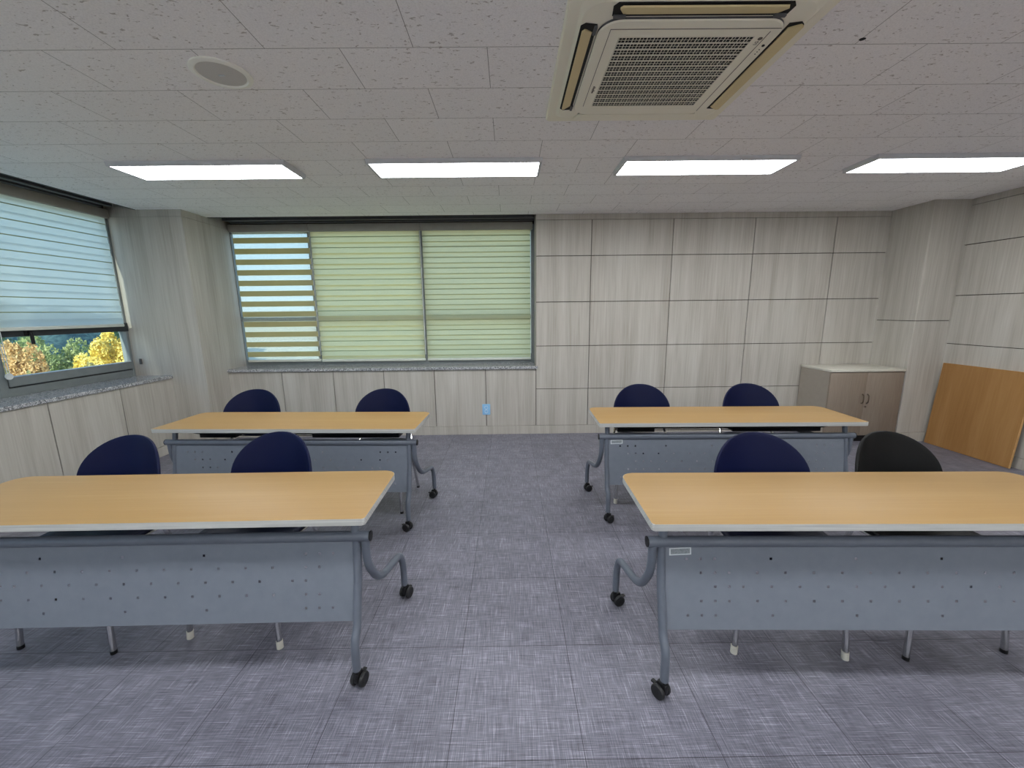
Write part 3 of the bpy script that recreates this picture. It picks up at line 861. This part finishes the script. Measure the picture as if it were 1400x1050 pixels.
seat_at(cn, True, (1.945,2.80), -4, 'navy chair behind the back right table, nearest the cabinet')

# ------------------------------------------------------------------ cabinet
cx0, cx1, cy0, cy1 = 3.470, 4.270, 4.205, 4.655
t = thing('storage_cabinet', 'low taupe two-door cabinet with a pale top against the back wall', 'cabinet', ((cx0+cx1)/2, (cy0+cy1)/2, 0))
hw, hd = (cx1-cx0)/2, (cy1-cy0)/2
b = BM(); box(b, -hw, hw, -hd+.02, hd, .075, .792, 0, .001); finish('body', b, M['cabside'], t, 0)
b = BM(); box(b, -hw-.006, hw+.002, -hd-.008, hd, .792, .818, 0, .004); finish('top', b, M['cabtop'], t)
b = BM(); box(b, -hw+.02, hw-.02, -hd+.035, hd-.02, 0, .0755); finish('plinth', b, M['black'], t, 0)
for s in (-1, 1):
    b = BM(); x0, x1 = (-hw+.001, -.0012) if s < 0 else (.0012, hw-.001)
    box(b, x0, x1, -hd, -hd+.0195, .078, .784, 0, .0015); d = finish('door', b, M['cab'], t)
    b = BM(); tube(b, fillet([(s*.028,-hd,.545),(s*.028,-hd-.022,.535),(s*.028,-hd-.026,.495),(s*.028,-hd-.022,.455),(s*.028,-hd,.445)], .012), .0052, 10); finish('handle', b, M['bronze'], d)
    if s > 0:
        b = BM(); lathe(b, [(.001,-.006),(.009,-.006),(.010,0),(.001,.001)], (.022,-hd,.405), 'y', 16); finish('lock', b, M['bronze'], d)

# leaning board
bw, bhh, bt = .755, .885, .022
b = BM(); box(b, -bt, 0, -bw/2, bw/2, 0, bhh, 0, .0015)
for f in b.faces:
    if abs(f.normal.x) < .5: f.material_index = 1
o = finish('wooden_board', b, [M['board'], M['boardedge']], None, 0, (4.598, 3.795, .002)); o.rotation_euler = (0, R(3.6), R(0))
tag(o, 'orange-brown wooden board leaning on the right wall', 'board')

# socket outlet under the back window
t = thing('wall_outlet', 'pale blue double socket on the panelling under the back window', 'socket', (-.288, D, .3135))
b = BM(); box(b, -.0475, .0475, -.009, 0, -.066, .066, 0, .003); finish('plate', b, M['outlet'], t)
for z in (.023, -.023):
    b = BM(); lathe(b, [(.001,-.0075),(.015,-.0075),(.019,-.0105),(.0205,-.0105),(.0205,-.006)], (0,0,z), 'y', 22); so = finish('socket', b, M['outletin'], t)
    b = BM()
    for s in (-1, 1): lathe(b, [(.0005,-.0082),(.003,-.0082),(.003,-.007)], (s*.008,0,z), 'y', 10)
    lathe(b, [(.0005,-.0080),(.012,-.0080),(.012,-.0072)], (0,0,z+.004), 'y', 16)
    finish('pin_hole', b, M['print'], so)

# ------------------------------------------------------------------ outdoors
GZ = -9.0
m_ground = speckled('pale_dry_ground', srgb(186,182,160), srgb(212,208,190), .35, .9, .2, .6)
bm = BM(); box(bm, -140, 80, -60, 160, GZ-.5, GZ); struct('ground', bm, m_ground)
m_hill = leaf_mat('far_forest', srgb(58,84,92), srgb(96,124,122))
bm = BM(); nx, ny = 46, 30; g = []
for i in range(nx+1):                       # wooded slope rising behind the trees, seen through the left window
    az = R(37+55*i/nx); row = []
    for j in range(ny+1):
        f = j/ny; rad = 52+85*f
        z = GZ-.4+(12.5+1.5*math.sin(i*.7))*math.sin(min(1, f*1.1)*math.pi/2)*(.85+.15*math.sin(i*.9+j*.53))+random.uniform(-.9,.9)*min(1, f*4)
        row.append(bm.verts.new((-rad*math.sin(az), rad*math.cos(az), z)))
    g.append(row)
for i in range(nx):
    for j in range(ny): bm.faces.new((g[i][j], g[i+1][j], g[i+1][j+1], g[i][j+1]))
struct('hillside', bm, m_hill, None, 60)
lm = {'yellow': leaf_mat('yellow_leaves', srgb(226,200,96), srgb(246,232,150)), 'green': leaf_mat('olive_leaves', srgb(128,146,98), srgb(180,186,132)),
      'orange': leaf_mat('orange_leaves', srgb(200,164,112), srgb(228,200,150)), 'olive': leaf_mat('tan_olive_leaves', srgb(150,150,92), srgb(206,190,130)), 'deep': leaf_mat('deep_green_leaves', srgb(72,104,84), srgb(112,142,108))}
m_bark = speckled('grey_brown_bark', srgb(92,80,68), srgb(120,106,90), 8, .9, .2, .6)
def crown_mesh(seed, rx, rz, n, leaf):
    rnd = random.Random(seed); bm = BM()
    blobs = [(Vector((rnd.uniform(-.6,.6)*rx, rnd.uniform(-.6,.6)*rx, rnd.uniform(-.55,.7)*rz)), rnd.uniform(.28,.5)) for _ in range(16)]
    for _ in range(n):
        c, s = rnd.choice(blobs)
        d = Vector((rnd.gauss(0,1), rnd.gauss(0,1), rnd.gauss(0,1))).normalized()*rnd.uniform(.55,1)**.5
        p = c+Vector((d.x*rx*s, d.y*rx*s, d.z*rz*s))
        e = Euler((rnd.uniform(0,6.28), rnd.uniform(0,6.28), rnd.uniform(0,6.28))).to_matrix(); l = leaf*rnd.uniform(.6,1.4)
        bm.faces.new([bm.verts.new(p+e @ Vector(v)*l) for v in ((-.5,0,0),(0,-.28,.06),(.5,0,0),(0,.28,.06))])
    return bm
def tree(loc, top, rx, kind, label, seed):
    h = top-loc[2]; rz = h*.36
    t = thing('tree', label, 'tree', loc, 0, 'autumn trees beyond the left window')
    b = BM(); tube(b, [(0,0,0),(.1,.05,h*.35),(0,.1,h*.75)], [.22,.16,.07], 8)
    for k in range(5):
        a = k*1.3; tube(b, [(.05,.05,h*(.35+.07*k)),(math.cos(a)*rx*.5,math.sin(a)*rx*.5,h*(.5+.08*k))], [.07,.03], 6)
    finish('trunk', b, m_bark, t)
    o = finish('crown', crown_mesh(seed, rx, rz, 12000, .17), lm[kind], t, 0); o.location = (0,0,h-rz*.98)
    return t
def at_az(az, dist): return (-dist*math.sin(R(az)), dist*math.cos(R(az)), GZ)
tree(at_az(44.2, 29), .8, 1.05, 'yellow', 'bright yellow autumn tree beside the pier end of the left window view', 1)
tree(at_az(46.9, 33), -.1, .85, 'yellow', 'smaller yellow tree in the middle of the left window view', 2)
tree(at_az(48.9, 37), .2, 1.6, 'green', 'pale olive green tree left of the yellow trees in the window view', 3)
tree(at_az(50.7, 29), .2, .85, 'orange', 'orange-brown tree at the left of the window view', 4)
tree(at_az(51.4, 21), -.2, .9, 'olive', 'low tan tree at the bottom left of the window view', 5)
tree(at_az(47.2, 24), -.45, .95, 'olive', 'low olive tree at the bottom of the window view', 6)
tree(at_az(44.6, 46), .5, 1.7, 'deep', 'dark green tree behind the yellow trees', 7)
tree(at_az(50.9, 48), .4, 1.7, 'deep', 'dark green tree behind the orange-brown tree', 8)

# ------------------------------------------------------------------ light
SKY = 1.75
w = bpy.data.worlds.new('sky'); S.world = w; w.use_nodes = True
nt = w.node_tree; nt.nodes.clear()
tc = nt.nodes.new('ShaderNodeTexCoord'); sp = nt.nodes.new('ShaderNodeSeparateXYZ'); nt.links.new(tc.outputs['Generated'], sp.inputs[0])
cr = nt.nodes.new('ShaderNodeValToRGB'); mr = nt.nodes.new('ShaderNodeMapRange'); mr.inputs[1].default_value = -1; mr.inputs[2].default_value = 1
nt.links.new(sp.outputs[2], mr.inputs[0]); nt.links.new(mr.outputs[0], cr.inputs[0])
e = cr.color_ramp.elements; e[0].position = 0; e[0].color = (.42,.42,.38,1); e[1].position = 1; e[1].color = (.16,.34,.78,1)
for ps, c in ((.495, (.60,.62,.58,1)), (.505, (.72,.86,1,1)), (.60, (.50,.74,1,1)), (.75, (.30,.54,.95,1))):
    k = e.new(ps); k.color = c
bg = nt.nodes.new('ShaderNodeBackground'); bg.inputs[1].default_value = SKY; nt.links.new(cr.outputs[0], bg.inputs[0])
ow = nt.nodes.new('ShaderNodeOutputWorld'); nt.links.new(bg.outputs[0], ow.inputs[0])
sl = bpy.data.lights.new('sun', 'SUN'); sl.energy = 9.0; sl.angle = R(.53); sl.color = (1,.93,.82)
so = bpy.data.objects.new('sun', sl); C.objects.link(so)
d = Vector((.104, .80, -.50)).normalized()
so.rotation_euler = d.to_track_quat('-Z', 'Y').to_euler(); so.location = (-8, -20, 14)

# ------------------------------------------------------------------ camera
p, y, r = R(-10.375), R(.315), R(-.6303)
fwd = Vector((math.sin(y)*math.cos(p), math.cos(y)*math.cos(p), math.sin(p)))
rt = Vector((math.cos(y), -math.sin(y), 0)); up = rt.cross(fwd)
r2 = rt*math.cos(r)+up*math.sin(r); u2 = -rt*math.sin(r)+up*math.cos(r)
cam = bpy.data.cameras.new('camera'); co = bpy.data.objects.new('camera', cam); C.objects.link(co)
cam.sensor_fit = 'HORIZONTAL'; cam.sensor_width = 36; cam.lens = 542.32/1400*36; cam.clip_start = .05; cam.clip_end = 500
Mx = Matrix((r2, u2, -fwd)).transposed().to_4x4(); Mx.translation = (0, 0, H); co.matrix_world = Mx
S.camera = co
S.view_settings.view_transform = 'Standard'; S.view_settings.look = 'None'; S.view_settings.gamma = 1; S.view_settings.use_curve_mapping = False
S.view_settings.exposure = 0
S.cycles.max_bounces = 10; S.cycles.diffuse_bounces = 6; S.cycles.transparent_max_bounces = 24
S.cycles.sample_clamp_indirect = 6; S.cycles.caustics_reflective = False; S.cycles.caustics_refractive = False
